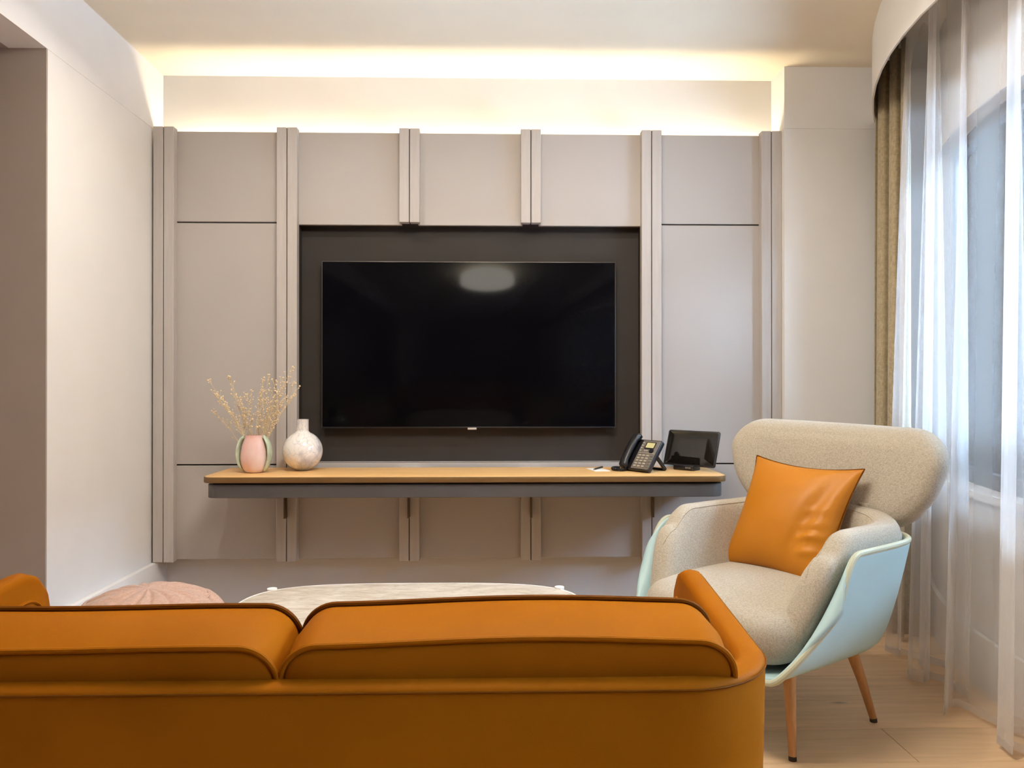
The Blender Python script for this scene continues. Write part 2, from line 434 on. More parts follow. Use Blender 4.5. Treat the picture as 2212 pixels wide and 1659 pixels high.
obj('recess_back', PB(xr0, xr1, YR, YR + .012, .72, 1.92, 0), 'recess', pan)
obj('recess_top', PB(xr0, xr1, YP + .001, YR, 1.9035, 1.916, 0), 'recess', pan)
obj('recess_side', PB(xr0 - .012, xr0 + .001, YP + .002, YR, .733, 1.903, 0), 'recess', pan)
obj('recess_side', PB(xr1 - .001, xr1 + .012, YP + .002, YR, .733, 1.903, 0), 'recess', pan)
obj('lower_rail', PB(xr0, xr1, YP - .001, YP + .022, .700, .7335, 0), 'panel', pan)
obj('recess_ledge', PB(xr0, xr1, YP + .001, YR, .72, .7335, 0), 'panel', pan)
obj('backing_board', PB(bx0[0] + .012, xr0 - .012, YP + .022, YR + .024, .27, 2.284, 0), 'recess', pan)
obj('backing_board', PB(xr1 + .012, bx0[5] + bwid - .012, YP + .022, YR + .024, .27, 2.284, 0), 'recess', pan)
obj('backing_board', PB(xr0 - .012, xr1 + .012, YP + .022, YR + .012, 1.917, 2.284, 0), 'recess', pan)
obj('backing_board', PB(xr0 - .012, xr1 + .012, YP + .022, YR + .012, .27, .719, 0), 'recess', pan)
# LED strip lying on the backing behind the panel tops
led = empty('led_strip', (-.125, 3.775, 2.2845))
tag(led, 'glowing warm led strip hidden behind the top edge of the panelling', 'led strip')
bm = B(); add_box(bm, -1.50, 1.50, -.016, .016, 0, .003); add_box(bm, -1.50, 1.50, -.016, -.0135, .003, .009); add_box(bm, -1.50, 1.50, .0135, .016, .003, .009)
obj('aluminium_channel', bm, 'whitemetal', led)
bm = B(); add_box(bm, -1.499, 1.499, -.013, .013, .0032, .006); obj('diffuser', bm, 'led', led)

led2 = empty('led_strip', (1.392, 3.765, .42))
tag(led2, 'faint vertical led strip hidden between the panelling and the column', 'led strip')
bm = B(); add_box(bm, -.003, 0, -.009, .009, 0, 1.84); obj('aluminium_channel', bm, 'whitemetal', led2)
bm = B(); add_box(bm, 0, .0015, -.006, .006, .005, 1.835); obj('diffuser', bm, emit('side_led_emitter', LEDC, 6.0), led2)

# ------------------------------------------------------------------ television
tv = empty('television', (-.1285, 3.715, .902))
tag(tv, 'large black flat television mounted in the dark recess', 'television')
tvb = lambda x0, x1, y0, y1, z0, z1, bev=.0: add_box(B(), x0, x1, y0, y1, z0, z1, bev, 2)
W2 = .727
obj('bezel', tvb(-W2, W2, 0, .026, 0, .824, .002), 'tvframe', tv)
obj('screen', tvb(-W2 + .004, W2 - .004, -.0015, .001, .007, .8205, .0005), 'tvblack', tv)
obj('bottom_trim', tvb(-W2 + .003, W2 - .003, -.003, .001, .0005, .006, .001), 'blackplastic', tv)
tag(obj('badge', tvb(-.008, .036, -.006, .0, -.008, .002, .001), 'silver', tv), 'small silver badge')
obj('wall_bracket', tvb(-.3, .3, .026, .052, .25, .6, .002), 'blackplastic', tv)

# ------------------------------------------------------------------ floating shelf
sx, sy = -.1265, 3.49
sh = empty('floating_shelf', (sx, sy, .62))
tag(sh, 'long floating oak shelf with rounded corners and grey apron below the television', 'shelf')
hw = 1.155; y0s, y1s = 3.283, 3.663
def shelf_outline(inset):
    return [(px, py) for px, py in rrect(hw - inset, (y1s - y0s) / 2 - inset / 2, (.012, .012, .055 - inset * .5, .055 - inset * .5), 8, (0, (y0s + y1s) / 2 - sy + inset / 2))]
def flat_slab(outl, z0, z1, bev=.0025):
    bm = B(); hz = (z1 - z0) / 2
    return add_slab(bm, outl, hz, bev, 0, lambda u, v, w_: (u, v, w_ + z0 + hz), 3, 2)
obj('top_edge', flat_slab(shelf_outline(0), .687 - .62, .7125 - .62, .003), 'edge', sh)
obj('shelf_top', flat_slab(shelf_outline(.0035), .710 - .62, .7140 - .62, .001), 'shelfwood', sh)
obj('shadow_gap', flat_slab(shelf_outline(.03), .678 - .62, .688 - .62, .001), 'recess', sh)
obj('apron', flat_slab(shelf_outline(.016), .620 - .62, .679 - .62, .003), 'apron', sh)
for k in (1, 2, 3, 4):
    xm = bx0[k] + bwid / 2 - sx
    obj('bracket', add_box(B(), xm - .0045, xm + .0045, 3.628 - sy, YF - sy + .0005, .472 - .62, .622 - .62, .001), 'bronze', sh)

# ------------------------------------------------------------------ ceiling downlights added unseen to brighten the room
for i, (lx, ly, pw_) in enumerate([(-.95, 2.72, .36), (.70, 2.72, .30), (-2.4, .6, .12)]):
    zc = H if lx > XL else ZB
    dl = empty('downlight', (lx, ly, zc))
    nm = ['nearer the window', 'nearer the corridor'][lx < 0]
    tag(dl, ['round recessed ceiling downlight above the coffee table ', 'round recessed ceiling downlight above the sofa back ', 'round recessed ceiling downlight by the rear wall '][min(2, [2.72, .2, -.8, .6].index(ly) if ly != .6 else 0)] + nm if lx > XL else 'round recessed downlight in the corridor ceiling', 'downlight', 'ceiling downlights')
    ring = B(); add_lathe(ring, [(.048, -.001), (.062, -.001), (.064, -.004), (.060, -.006), (.050, -.006), (.048, -.001)], 32)
    obj('trim_ring', ring, 'whitemetal', dl)
    lens = B(); add_lathe(lens, [(.0001, -.002), (.047, -.002)], 32)
    obj('lens', lens, 'lampglow', dl)
    ld = bpy.data.lights.new('downlight_lamp', 'AREA'); ld.shape = 'DISK'; ld.size = .10; ld.energy = FILL_POWER * pw_; ld.color = WARM
    ld.spread = math.radians(150)
    lo = bpy.data.objects.new('downlight_lamp', ld); COL.objects.link(lo); lo.parent = dl; lo.location = (0, 0, -.008)

# opal globe pendant in the middle of the room, above the seating and out of the picture
gl = empty('drum_pendant', (.03, 1.75, H)); tag(gl, 'wide opal drum lamp hanging from the ceiling above the seating', 'lamp')
bm = B(); add_lathe(bm, [(.0001, 0), (.06, 0), (.06, -.022), (.0001, -.024)], 32); obj('ceiling_rose', bm, 'whitemetal', gl)
bm = B(); add_tube(bm, [(0, 0, -.02), (0, 0, -.07)], .006, 10); obj('stem', bm, 'whitemetal', gl)
bm = B(); add_lathe(bm, [(.0001, -.07), (.335, -.07), (.345, -.076), (.35, -.09), (.35, -.19), (.345, -.204), (.335, -.21), (.0001, -.21)], 40); obj('opal_drum', bm, emit('opal_drum_glow', (1.0, .925, .79), GLOBE_STRENGTH), gl)

# ================================================================== SOFA
SXc = -.33
sofa = empty('sofa', (SXc, 1.45, 0))
tag(sofa, 'cognac leather two seat sofa seen from behind in the foreground', 'sofa')
def U_path(off, n_arm=16, n_c=12, n_b=16):
    """plan path of the sofa frame, outer face moved inwards by off; local coords, back at -y"""
    yb = -.330 + off; R = max(.03, .17 - off); hwb = .787 - off; yfr = .485; hwf = .838 - off
    pts = []
    yc_ = yb + R; xc_ = hwb - R
    for k in range(n_arm + 1):
        t = k / n_arm; pts.append((lerp(hwf, hwb, t ** 1.0), lerp(yfr, yc_, t)))
    for k in range(1, n_c + 1):
        a = PI / 2 * k / n_c; pts.append((xc_ + R * math.cos(a), yc_ - R * math.sin(a)))
    for k in range(1, n_b): pts.append((lerp(xc_, -xc_, k / n_b), yb))
    right = pts[:n_arm + n_c + 1]
    return pts + [(-x, yy) for x, yy in reversed(right)]
ZF = .662; TH = .052
def arm_drop(yloc):  # arm front rounds down in side view
    d = yloc - (.485 - .13)
    if d <= 0: return 0.
    q = min(1, d / .13); return .20 * (1 - math.sqrt(max(0, 1 - q * q))) if q < .999 else .20
N = len(U_path(0)); fr = B(); P = []
PO = [U_path(o_) for o_ in (0, .004, .012, TH / 2, TH - .012, TH - .004, TH)]
dz_o = [-.010, -.004, -.0015, .0015, -.0015, -.006, -.018]
for i in range(N):
    row = []
    x_, y_ = PO[0][i]; row.append((x_ * .985, y_, .16))
    for o_, dz in zip(PO, dz_o):
        x_, y_ = o_[i]; row.append((x_, y_, ZF + dz - arm_drop(PO[3][i][1])))
    x_, y_ = PO[-1][i]; row.append((x_, y_, .16))
    P.append(row)
V = grid(fr, P, False, True); cap(fr, V[0]); cap(fr, V[-1])
obj('frame', fr, 'leather', sofa, ang=50)
sm = B(); add_tube(sm, [(x_ * 1.0 + (.0008 if x_ > 0 else -.0008), y_ - .0006, ZF - .0105 - arm_drop(PO[3][i][1])) for i, (x_, y_) in enumerate(PO[0])], .0017, 6)
obj('frame_seam', sm, 'leather_dark', sofa)
# arm inner pads with piping
for s in (1, -1):
    outl = dense(rrect(.32, .155, (.10, .03, .03, .03), 8), .05)
    mpp = lambda u, v, w_, s=s: (s * (lerp(.787, .838, (u + .10 + .16) / .63) - TH - .006 + w_ * 1.0) , u + .10, v + .448)
    o = obj('arm_pad', add_slab(B(), outl, .006, .005, .003, mpp, 4, 3), 'leather', sofa)
    pb = B(); add_tube(pb, [mpp(u, v, -.006, s) for u, v in outl], .004, 6, True); obj('piping', pb, 'leather', o)
# base, seat cushions, back cushions, legs
obj('seat_base', add_box(B(), -.725, .725, -.26, .42, .15, .27, .02), 'leather', sofa)
for s in (1, -1):
    o = obj('seat_cushion', add_slab(B(), dense(rrect(.348, .30, .05, 6, (s * .356, .13)), .06), .075, .03, .018, lambda u, v, w_: (u, v, w_ + .345), 4, 5), 'leather', sofa)
    for w_ in (-.055, .055):
        pb = B(); add_tube(pb, [(u, v, .345 + w_) for u, v in dense(rrect(.351, .303, .05, 6, (s * .356, .13)), .06)], .004, 6, True); obj('piping', pb, 'leather', o)
tilt = math.radians(9)
for s, dzc, tw in ((1, .0, .004), (-1, -.008, -.002)):
    hx, hz, ht = .3465, .215, .076
    cxx = s * (hx + .004) + .001
    outl = dense(rrect(hx, hz, (.055, .055, .03, .03), 10), .035)
    def mpc(u, v, w_, s=s, dzc=dzc, tw=tw, cxx=cxx):
        # u along x, v up, w thickness (positive = towards the seat); wavy hand-stuffed look
        zz = v + .006 * math.sin(u * 9 + s) * (v / .215) * .6 + tw * u
        yy = w_ + .004 * math.sin(u * 7 + v * 9)
        c, sn = math.cos(tilt), math.sin(tilt)
        return (cxx + u, -.200 + yy * c - zz * sn, .515 + dzc + zz * c + yy * sn)
    o = obj('back_cushion', add_slab(B(), outl, ht, .012, .022, mpc, 3, 7, .006), 'leather', sofa, ang=60)
    for w_ in (-ht + .004, ht - .004):
        nrm_ = normals(outl)
        pb = B(); add_tube(pb, [mpc(u + n_[0] * .002, v + n_[1] * .002, w_) for (u, v), n_ in zip(outl, nrm_)], .0048, 8, True)
        obj('piping', pb, 'leather_dark' if w_ > 0 else 'leather', o)
for sx_ in (1, -1):
    for sy_ in (.36, -.20):
        lb = B(); add_tube(lb, [(sx_ * .68, sy_, 0), (sx_ * .66, sy_ * .96, .16)], lambda t: lerp(.012, .019, t), 14); obj('leg', lb, 'legwood', sofa)

# ================================================================== COFFEE TABLE
tb = empty('coffee_table', (-.268, 2.315, 0))
tag(tb, 'low coffee table with a travertine top and white metal frame', 'table')
def sell(a, b_, n, k=96):
    out = []
    for i in range(k):
        t = 2 * PI * i / k; c, s = math.cos(t), math.sin(t)
        out.append((a * math.copysign(abs(c) ** (2 / n), c), b_ * math.copysign(abs(s) ** (2 / n), s)))
    return out
TZ = .42
obj('stone_top', add_slab(B(), sell(.545, .315, 3.4), .011, .002, 0, lambda u, v, w_: (u, v, w_ + TZ - .011), 2, 5), 'stone', tb)
rim = B(); P = []
for (u, v), (u2, v2) in zip(sell(.546, .316, 3.4), sell(.552, .322, 3.4)):
    P.append([(u, v, TZ - .026), (u2, v2, TZ - .026), (u2, v2, TZ - .001), (u, v, TZ - .001)])
grid(rim, P, True, True); obj('rim', rim, 'whitemetal', tb)
for s in (1, -1):
    for q in (1, -1):
        lb = B(); X_, Y_ = s * .487, q * .243
        add_tube(lb, [(X_ * 1.0, Y_, 0), (X_, Y_, TZ - .004), (X_, Y_, TZ + .004)], .0165, 20); obj('leg', lb, 'whitemetal', tb)

# ================================================================== POUF
pf = empty('pouf', (-1.232, 2.69, 0))
tag(pf, 'round dusty pink pleated pouf near the white wall', 'pouf')
bm = B(); n = 260; hgt, R0 = .395, .272; P = []
ths = sorted([2 * PI * (k + random.uniform(-.25, .25)) / 15 for k in range(15)])
def pouf_pt(k_, a, groove=True):
    al = lerp(-PI / 2, PI / 2, k_); e = 2 / 2.5
    r = R0 * max(0, math.cos(al)) ** e + .0006; z = hgt / 2 * (1 + math.copysign(abs(math.sin(al)) ** e, math.sin(al)))
    aa = (a - 1.0 * z / hgt - .5 * max(0, k_ - .6)) % (2 * PI)
    d = min(min(abs(aa - h_), 2 * PI - abs(aa - h_)) for h_ in ths) * r
    g = .026 * math.exp(-(d / .0085) ** 2) - .009 * (1 - math.exp(-(d / .035) ** 2))
    g *= min(1, r / .12) if groove else 0
    if k_ > .76: g *= .35
    nr_ = max(0, math.cos(al)); nz_ = math.sin(al)
    r = max(.0005, r - g * nr_); z = max(0.0, z - g * nz_)
    return (r * math.cos(a), r * math.sin(a), z)
for k in range(57): P.append([pouf_pt(k / 56, 2 * PI * j / n) for j in range(n)])
V = grid(bm, P, False, True); cap(bm, V[0]); cap(bm, V[-1]); obj('pleated_body', bm, 'pink', pf, ang=80)
sb = B(); add_tube(sb, [pouf_pt(.76, 2 * PI * k / 80, False) for k in range(80)], .004, 6, True); obj('seam', sb, 'pink', pf)

# ================================================================== ARMCHAIR
CH = (.918, 2.548); CR = math.radians(-56)
ch = empty('armchair', (CH[0], CH[1], 0), CR)
tag(ch, 'greige linen armchair with sage shell and wide headrest by the curtain', 'armchair')
ZBS, ZRS = .255, .612
def plan(q, a, vb):
    """q in [-1,1]: 0 back centre, +-.5 start of straight arms, +-1 arm front (v=None -> fraction)"""
    s = 1 if q >= 0 else -1; q = abs(q)
    if q <= .62:
        ph = q / .62 * PI / 2; n = 4.4
        return s * a * math.sin(ph) ** (2 / n), vb * math.cos(ph) ** (2 / n), 0.
    return s * a, 0., (q - .62) / .38
def shell_pt(q, t, inset=0.):
    k = lerp(.735, 1., t ** .62); a = .386 * k - inset; vb = .372 * lerp(.84, 1., t ** .7) - inset
    u, v, f = plan(q, a, vb)
    vf = -(.335 - .165 * t ** 1.1)
    zr = ZRS - .16 * max(0, (f - .35) / .65) ** 2.2 * 1.0
    z = lerp(ZBS + .0, zr, t)
    v = v + vf * f
    if f > 0: u *= 1 - .03 * f * (1 - t)
    return (u, v, z)
bm = B(); qs = [-1 + 2 * k / 96 for k in range(97)]; ts = [k / 22 for k in range(23)]
P = [[shell_pt(q, t) for t in ts] for q in qs]
V = grid(bm, P)
half = 48  # close the bottom: bridge near and far side, bowl shaped
rows = []
for i in range(half + 1):
    a, b_ = P[i][0], P[96 - i][0]; r = []
    for j in range(1, 8):
        f = j / 8; r.append(bm.verts.new((lerp(a[0], b_[0], f), lerp(a[1], b_[1], f), ZBS - .03 * math.sin(PI * f))))
    rows.append([V[i][0]] + r + [V[96 - i][0]])
for i in range(half):
    for j in range(8):
        a, b_, c, d = rows[i][j], rows[i + 1][j], rows[i + 1][j + 1], rows[i][j + 1]
        if len({a, b_, c, d}) == 4:
            try: bm.faces.new((a, b_, c, d))
            except ValueError: pass
bmesh.ops.remove_doubles(bm, verts=bm.verts, dist=1e-4)
so = obj('shell', bm, 'shell', ch, ang=60)
md = so.modifiers.new('thickness', 'SOLIDIFY'); md.thickness = .016; md.offset = -1
# rim welt
rimp = [shell_pt(-1, t, .006) for t in ts] + [shell_pt(q, 1., .006) for q in qs[1:-1]] + [shell_pt(1, t, .006) for t in reversed(ts)]
front = [(lerp(rimp[-1][0], rimp[0][0], f), rimp[0][1] - .012 * math.sin(PI * f), ZBS - .03 * math.sin(PI * f)) for f in [k / 12 for k in range(1, 12)]]
rb = B(); add_tube(rb, rimp + front, .0095, 10, True); obj('rim', rb, 'shellrim', ch)
# inner upholstery: padded band running round the arms and the back
bm = B(); P = []
def pad_section(q, scale, vshift):
    row = []; K = 28
    for k in range(K):
        th = 2 * PI * k / K; c, s = math.cos(th), math.sin(th); e = 2 / 3.2
        cn = math.copysign(abs(c) ** e, c) * scale; sn = math.copysign(abs(s) ** e, s) * (.35 + .65 * scale if scale < 1 else 1)
        aq = abs(q); f = max(0, (aq - .62) / .38)
        ztop = .668 - .12 * max(0, (f - .2) / .8) ** 2.2 + .025 * (1 - smooth(aq / .5)); zlo = .30
        z = lerp(zlo, ztop, .5 + .5 * sn); t = max(0, min(1, (z - ZBS) / (ZRS - ZBS)))
        u, v, zz = shell_pt(q, min(t, 1.), .022 + .050 - .050 * cn)
        row.append((u, v + vshift, z))
    return row
qn = [-1 + 2 * k / 80 for k in range(81)]
for b_ in (.03, .12, .25, .4, .55, .7, .85, .95): P.append(pad_section(-.93, math.sin(b_ * PI / 2) ** .8, -.042 * math.cos(b_ * PI / 2) + .018))
for q in qn: P.append(pad_section(q * .93, 1., .018))
for b_ in (.95, .85, .7, .55, .4, .25, .12, .03): P.append(pad_section(.93, math.sin(b_ * PI / 2) ** .8, -.042 * math.cos(b_ * PI / 2) + .018))
V = grid(bm, P, False, True); cap(bm, V[0]); cap(bm, V[-1])
ipad = obj('inner_pad', bm, 'linen', ch, ang=80)
sm = B(); add_tube(sm, [tuple(Vector(P[i][9]) ) for i in range(2, len(P) - 2)], .0022, 6); obj('pad_seam', sm, 'linen', ipad)
# seat cushion
outl = dense(rrect(.296, .295, (.09, .09, .13, .13), 8, (0, -.048)), .05)
def seatmap(u, v, w_):
    fr_ = smooth((-v - .10) / .25)
    return (u, v, w_ + .365 - .012 * fr_)
obj('seat_cushion', add_slab(B(), outl, .078, .068, .022, seatmap, 7, 6), 'linen', ch, ang=80)
# headrest
outl = []
for (u, v) in dense(rrect(.425, .172, (.13, .13, .15, .15), 12), .03):
    f = (v + .172) / .344; outl.append((u * lerp(.86, 1.0, smooth(f * 1.3)), v))
def headmap(u, v, w_):
    f = (v + .172); return (u, .395 + w_ + .22 * f - .34 * u * u, .798 + v - .022 * u)
obj('headrest', add_slab(B(), outl, .062, .058, .012, headmap, 8, 6), 'linen', ch, ang=80)
for s in (1, -1):
    obj('headrest_bracket', add_box(B(), s * .17 - .02, s * .17 + .02, .322, .342, .48, .70, .004), 'linen', ch)
    for (vt, vb_) in ((-.185, -.222), (.150, .222)):
        lg = B(); add_tube(lg, [(s * .262, vb_, .012), (s * lerp(.262, .225, .5), lerp(vb_, vt, .5), .14), (s * .225, vt, .248)], lambda t: lerp(.0115, .0195, t), 18)
        lo = obj('leg', lg, 'legwood', ch)
        ft = B(); add_tube(ft, [(s * .263, vb_ * 1.004, 0), (s * .262, vb_, .013)], .0118, 18); obj('foot_cap', ft, 'foot', lo)

# leather cushion leaning in the armchair
pw2 = .225
cu = empty('cushion', (0, 0, 0))
tag(cu, 'square tan leather cushion leaning in the armchair', 'cushion')
# local frame of the cushion expressed in chair space, then to world
Cm = Matrix.Translation((CH[0], CH[1], 0)) @ Matrix.Rotation(CR, 4, 'Z')
xa = Vector((1, -.03, -.03)).normalized(); ya = Vector((.02, .18, .36)).normalized(); za = xa.cross(ya).normalized(); ya = za.cross(xa)
Lm = Matrix(((xa.x, ya.x, za.x, -.045), (xa.y, ya.y, za.y, .208), (xa.z, ya.z, za.z, .628), (0, 0, 0, 1)))
cu.matrix_world = Cm @ Lm
def pil(a, b_, sg):
    x_ = a * pw2 * (1 - .125 * (1 - b_ * b_) * abs(a)); y_ = b_ * pw2 * (1 - .115 * (1 - a * a) * abs(b_))
    th = .088 * (max(0, 1 - a ** 2) ** .55) * (max(0, 1 - b_ ** 2) ** .55)
    wr = 0
    if sg > 0:
        d1 = (a - .52 - .25 * (b_ + .1)); wr -= .016 * math.exp(-(d1 / .16) ** 2) * max(0, 1 - b_ * b_) * (1 if a > 0 else 0)
        for bb_, st in ((-.25, .010), (-.05, .006), (.2, .004), (-.5, .006)):
            d2 = b_ - bb_ - .25 * (a - .8); wr += st * math.exp(-(d2 / .06) ** 2) * smooth((a - .35) / .3) * max(0, 1 - a ** 6)
    return (x_, y_, sg * th + wr)
NN = 56; bm = B()
for sg in (1, -1): grid(bm, [[pil(-1 + 2 * i / NN, -1 + 2 * j / NN, sg) for j in range(NN + 1)] for i in range(NN + 1)])
bmesh.ops.remove_doubles(bm, verts=bm.verts, dist=1e-5)
obj('cover', bm, 'cushleather', cu, ang=80)
ed = [pil(-1 + 2 * i / NN, -1, 1) for i in range(NN)] + [pil(1, -1 + 2 * i / NN, 1) for i in range(NN)] + [pil(1 - 2 * i / NN, 1, 1) for i in range(NN)] + [pil(-1, 1 - 2 * i / NN, 1) for i in range(NN)]
pb = B(); add_tube(pb, ed, .0026, 6, True); obj('seam_piping', pb, 'leather_dark', cu)

# ================================================================== CURTAINS
def fold(s): return math.sin(s) + .28 * math.sin(2.3 * s + 1.1) + .18 * math.sin(.57 * s + .4)
def sheer_pt(y_, z_, off=0.):
    f = max(0, 1 - z_ / 2.63); ph = y_ * 2 * PI / .26 + .9 * math.sin(y_ * 3.1) + .35 * f * math.sin(y_ * 5.7 + 2)
    A = lerp(.032, .078, f ** .8)
    x_ = pel_x(y_) + .155 - .035 * f + A * fold(ph) + off
    return (x_, y_ + .85 * A * math.sin(2 * ph + .6) , z_)
sc_ = empty('sheer_curtain', (pel_x(2.4) + .1, 2.4, 0))
tag(sc_, 'long white translucent voile curtain in front of the window', 'curtain')
def curtain_mesh(fn, y0, y1, ny, zs, org):
    bm = B(); grid(bm, [[tuple(Vector(fn(lerp(y0, y1, i / ny), z_)) - Vector(org)) for z_ in zs] for i in range(ny + 1)]); return bm
org = (pel_x(2.4) + .1, 2.4, 0)
obj('voile', curtain_mesh(sheer_pt, 3.09, .2, 900, [.018 + 2.60 * k / 26 for k in range(27)], org), 'sheer', sc_, ang=90)
obj('hem', curtain_mesh(lambda a, b_: sheer_pt(a, b_, -.0015), 3.09, .2, 900, [.016, .030, .042], org), 'hem', sc_, ang=90)
def drape_pt(y_, z_):
    f = max(0, 1 - z_ / 2.63); ph = (3.56 - y_) * 2 * PI / .118 + .5 * math.sin(y_ * 9)
    A = lerp(.026, .036, f)
    x_ = lerp(1.835, 1.800, (3.56 - y_) / .36) - .012 * f + A * math.sin(ph)
    if z_ > 2.3: x_ = max(x_, pel_x(y_) + .014)
    return (x_, y_ + .012 * math.sin(2 * ph), z_)
dr = empty('drape', (1.8, 3.4, 0)); tag(dr, 'heavy olive taupe drape gathered beside the column', 'curtain')
o = obj('cloth', curtain_mesh(drape_pt, 3.57, 3.215, 160, [.022 + 2.60 * k / 20 for k in range(21)], (1.8, 3.4, 0)), 'drape', dr, ang=90)
md = o.modifiers.new('thickness', 'SOLIDIFY'); md.thickness = .004
trk = B(); add_tube(trk, [(pel_x(v) + .11, v, 2.640) for v in [3.56 - .1 * k for k in range(38)]], .009, 8)
tag(obj('curtain_track', trk, 'blackplastic'), 'dark curtain track under the ceiling behind the pelmet', 'curtain track')

# ================================================================== THINGS ON THE SHELF
ZSH = .714
# pink vase
pv = empty('pink_vase', (-1.103, 3.462, ZSH))
tag(pv, 'pink glazed ceramic vase with two green leaf handles on the shelf', 'vase')
prof = [(.0001, .004), (.034, .001), (.040, .004), (.051, .020), (.060, .046), (.0625, .068), (.060, .098), (.053, .130), (.045, .154), (.041, .168), (.042, .172), (.038, .172), (.037, .165), (.045, .13), (.052, .09), (.044, .03), (.0001, .02)]
bm = B(); add_lathe(bm, prof, 48); obj('body', bm, 'pinkglaze', pv, ang=60)
for s in (1, -1):
    bm = B(); P = []
    for k in range(29):
        t = k / 28; a = lerp(1.25, -1.32, t)
        cx_, cz_ = s * (.024 + .0475 * math.cos(a) ** .8 if math.cos(a) > 0 else .02), .088 + .080 * math.sin(a)
        wd = .030 * math.sin(PI * min(1, t * .92 + .08)) ** .6 + .002; th = .0085
        row = []
        nx, nz = math.cos(a), math.sin(a)
        for j in range(14):
            b_ = 2 * PI * j / 14; q = th * math.cos(b_) ; p_ = wd * math.sin(b_)
            row.append((cx_ + s * nx * q, p_ - .006, cz_ + nz * q))
        P.append(row)
    V = grid(bm, P, False, True); cap(bm, V[0]); cap(bm, V[-1]); obj('handle', bm, 'greenglaze', pv, ang=60)
# dried flowers
df = empty('dried_flowers', (-1.103, 3.462, ZSH + .03))
tag(df, 'bunch of pale dried seed head stems standing in the pink vase', 'dried flowers')
rnd = random.Random(11)
targets = [(-.195, .255), (-.20, .29), (-.205, .18), (-.165, .24), (-.125, .30), (-.115, .305), (-.09, .24), (-.06, .22), (-.02, .24), (.0, .255), (.03, .285), (.06, .30), (.08, .31), (.10, .29), (.13, .30), (.165, .34), (.175, .335), (.19, .27), (.205, .28), (.18, .24), (.15, .23), (.10, .21), (-.14, .19), (.05, .22), (.12, .25)]
for tx, tz in targets:
    ty = rnd.uniform(-.07, .07); bm = B(); bb_ = B(); n = 14
    bx_, by_ = rnd.uniform(-.018, .018) + tx * .05, rnd.uniform(-.02, .02)
    pts = []
    for k in range(n + 1):
        t = k / n; e = t ** 1.25
        pts.append(Vector((lerp(bx_, tx, e) , lerp(by_, ty, e), lerp(0, tz * 1.28 + .02, t) + .02 * math.sin(PI * t))))
    add_tube(bm, pts, lambda t: lerp(.0012, .0006, t), 5)
    def ball(p, r):
        t_ = bmesh.new(); bmesh.ops.create_icosphere(t_, subdivisions=1, radius=r); merge(bb_, t_, Matrix.Translation(p))
    ball(pts[-1], .0048)
    for k in range(22):
        t = rnd.uniform(.36, 1.0); i = int(t * n); p = pts[min(i, n)]
        L_ = rnd.uniform(.018, .05) * (1.15 - t * .5)
        d = (pts[min(i + 1, n)] - pts[max(i - 1, 0)]).normalized() + Vector((rnd.uniform(-.8, .8), rnd.uniform(-.8, .8), rnd.uniform(-.2, .7)))
        e = p + d.normalized() * L_
        add_tube(bm, [p, (p + e) / 2 + Vector((0, 0, .003)), e], .0005, 4); ball(e, rnd.uniform(.0026, .0042))
    so_ = obj('stem', bm, 'stem', df); tag(obj('seed_heads', bb_, 'berry', so_), kind='stuff')
# round glass vase
gv = empty('glass_vase', (-.905, 3.545, ZSH)); tag(gv, 'round mottled white glass bottle vase with short neck on the shelf', 'vase')
R_ = .0925; prof = [(.0001, .003), (.030, .0005)]
for k in range(5, 36):
    a = -PI / 2 + PI * k / 40.; prof.append((R_ * math.cos(a), R_ + R_ * math.sin(a) - .001))
prof = [p for p in prof if p[0] > .03 or p[1] < .02]
bm = B(); add_lathe(bm, prof + [(.0285, .184), (.0280, .190)], 56); obj('bowl', bm, 'vaseglass', gv, ang=70)
bm = B(); add_lathe(bm, [(.0282, .176), (.0280, .200), (.0280, .236), (.0285, .2395), (.0255, .2395), (.025, .232), (.025, .18)], 40); obj('neck', bm, 'vaseglass', gv, ang=50)

# desk phone -------------------------------------------------------
ph = empty('desk_phone', (.680, 3.475, ZSH), math.radians(-54))
tag(ph, 'black desk telephone with lit display and handset on a stand', 'telephone')
# phone space: x right, y back, z up ; face rises from (y=-.05,z=.012) tilted back
ta = math.radians(53); F0 = Vector((0, -.050, .010)); fu = Vector((0, math.cos(ta), math.sin(ta))); fn_ = Vector((0, -math.sin(ta), math.cos(ta)))
def face(x_, s_, h_): return tuple(F0 + Vector((x_, 0, 0)) + fu * s_ + fn_ * h_)
def face_slab(x0, x1, s0, s1, h0, h1, r, er, mat, par, name):
    o_ = rrect((x1 - x0) / 2, (s1 - s0) / 2, r, 4, ((x0 + x1) / 2, (s0 + s1) / 2)); hh = (h1 - h0) / 2
    return obj(name, add_slab(B(), o_, hh, er, 0, lambda u, v, w_: face(u, v, w_ + (h0 + h1) / 2), 2, 2), mat, par, ang=40)
body = face_slab(-.088, .088, 0, .165, -.018, .004, .008, .003, 'blackplastic', ph, 'base')
face_slab(-.022, .083, .005, .160, .003, .0065, .006, .0012, 'greyplastic', ph, 'faceplate')
face_slab(.004, .064, .112, .150, .006, .0078, .003, .0008, 'blackplastic', ph, 'display_frame')
tag(face_slab(.010, .058, .119, .146, .0075, .0084, .002, .0003, 'lcd', ph, 'display'), 'glowing yellow display')
for r_ in range(5):
    for c_ in range(4):
        x_ = -.010 + c_ * .0245; s_ = .014 + r_ * .0145
        face_slab(x_, x_ + .017, s_, s_ + .0085, .006, .0095, .003, .0012, 'keys' if c_ < 3 else 'greyplastic', ph, 'key')
for k in range(4): face_slab(-.017, -.007, .098 + k * .014, .106 + k * .014, .006, .009, .003, .001, 'keys', ph, 'key')
face_slab(-.018, .08, .088, .091, .006, .0085, .001, .0006, 'keys', ph, 'divider')
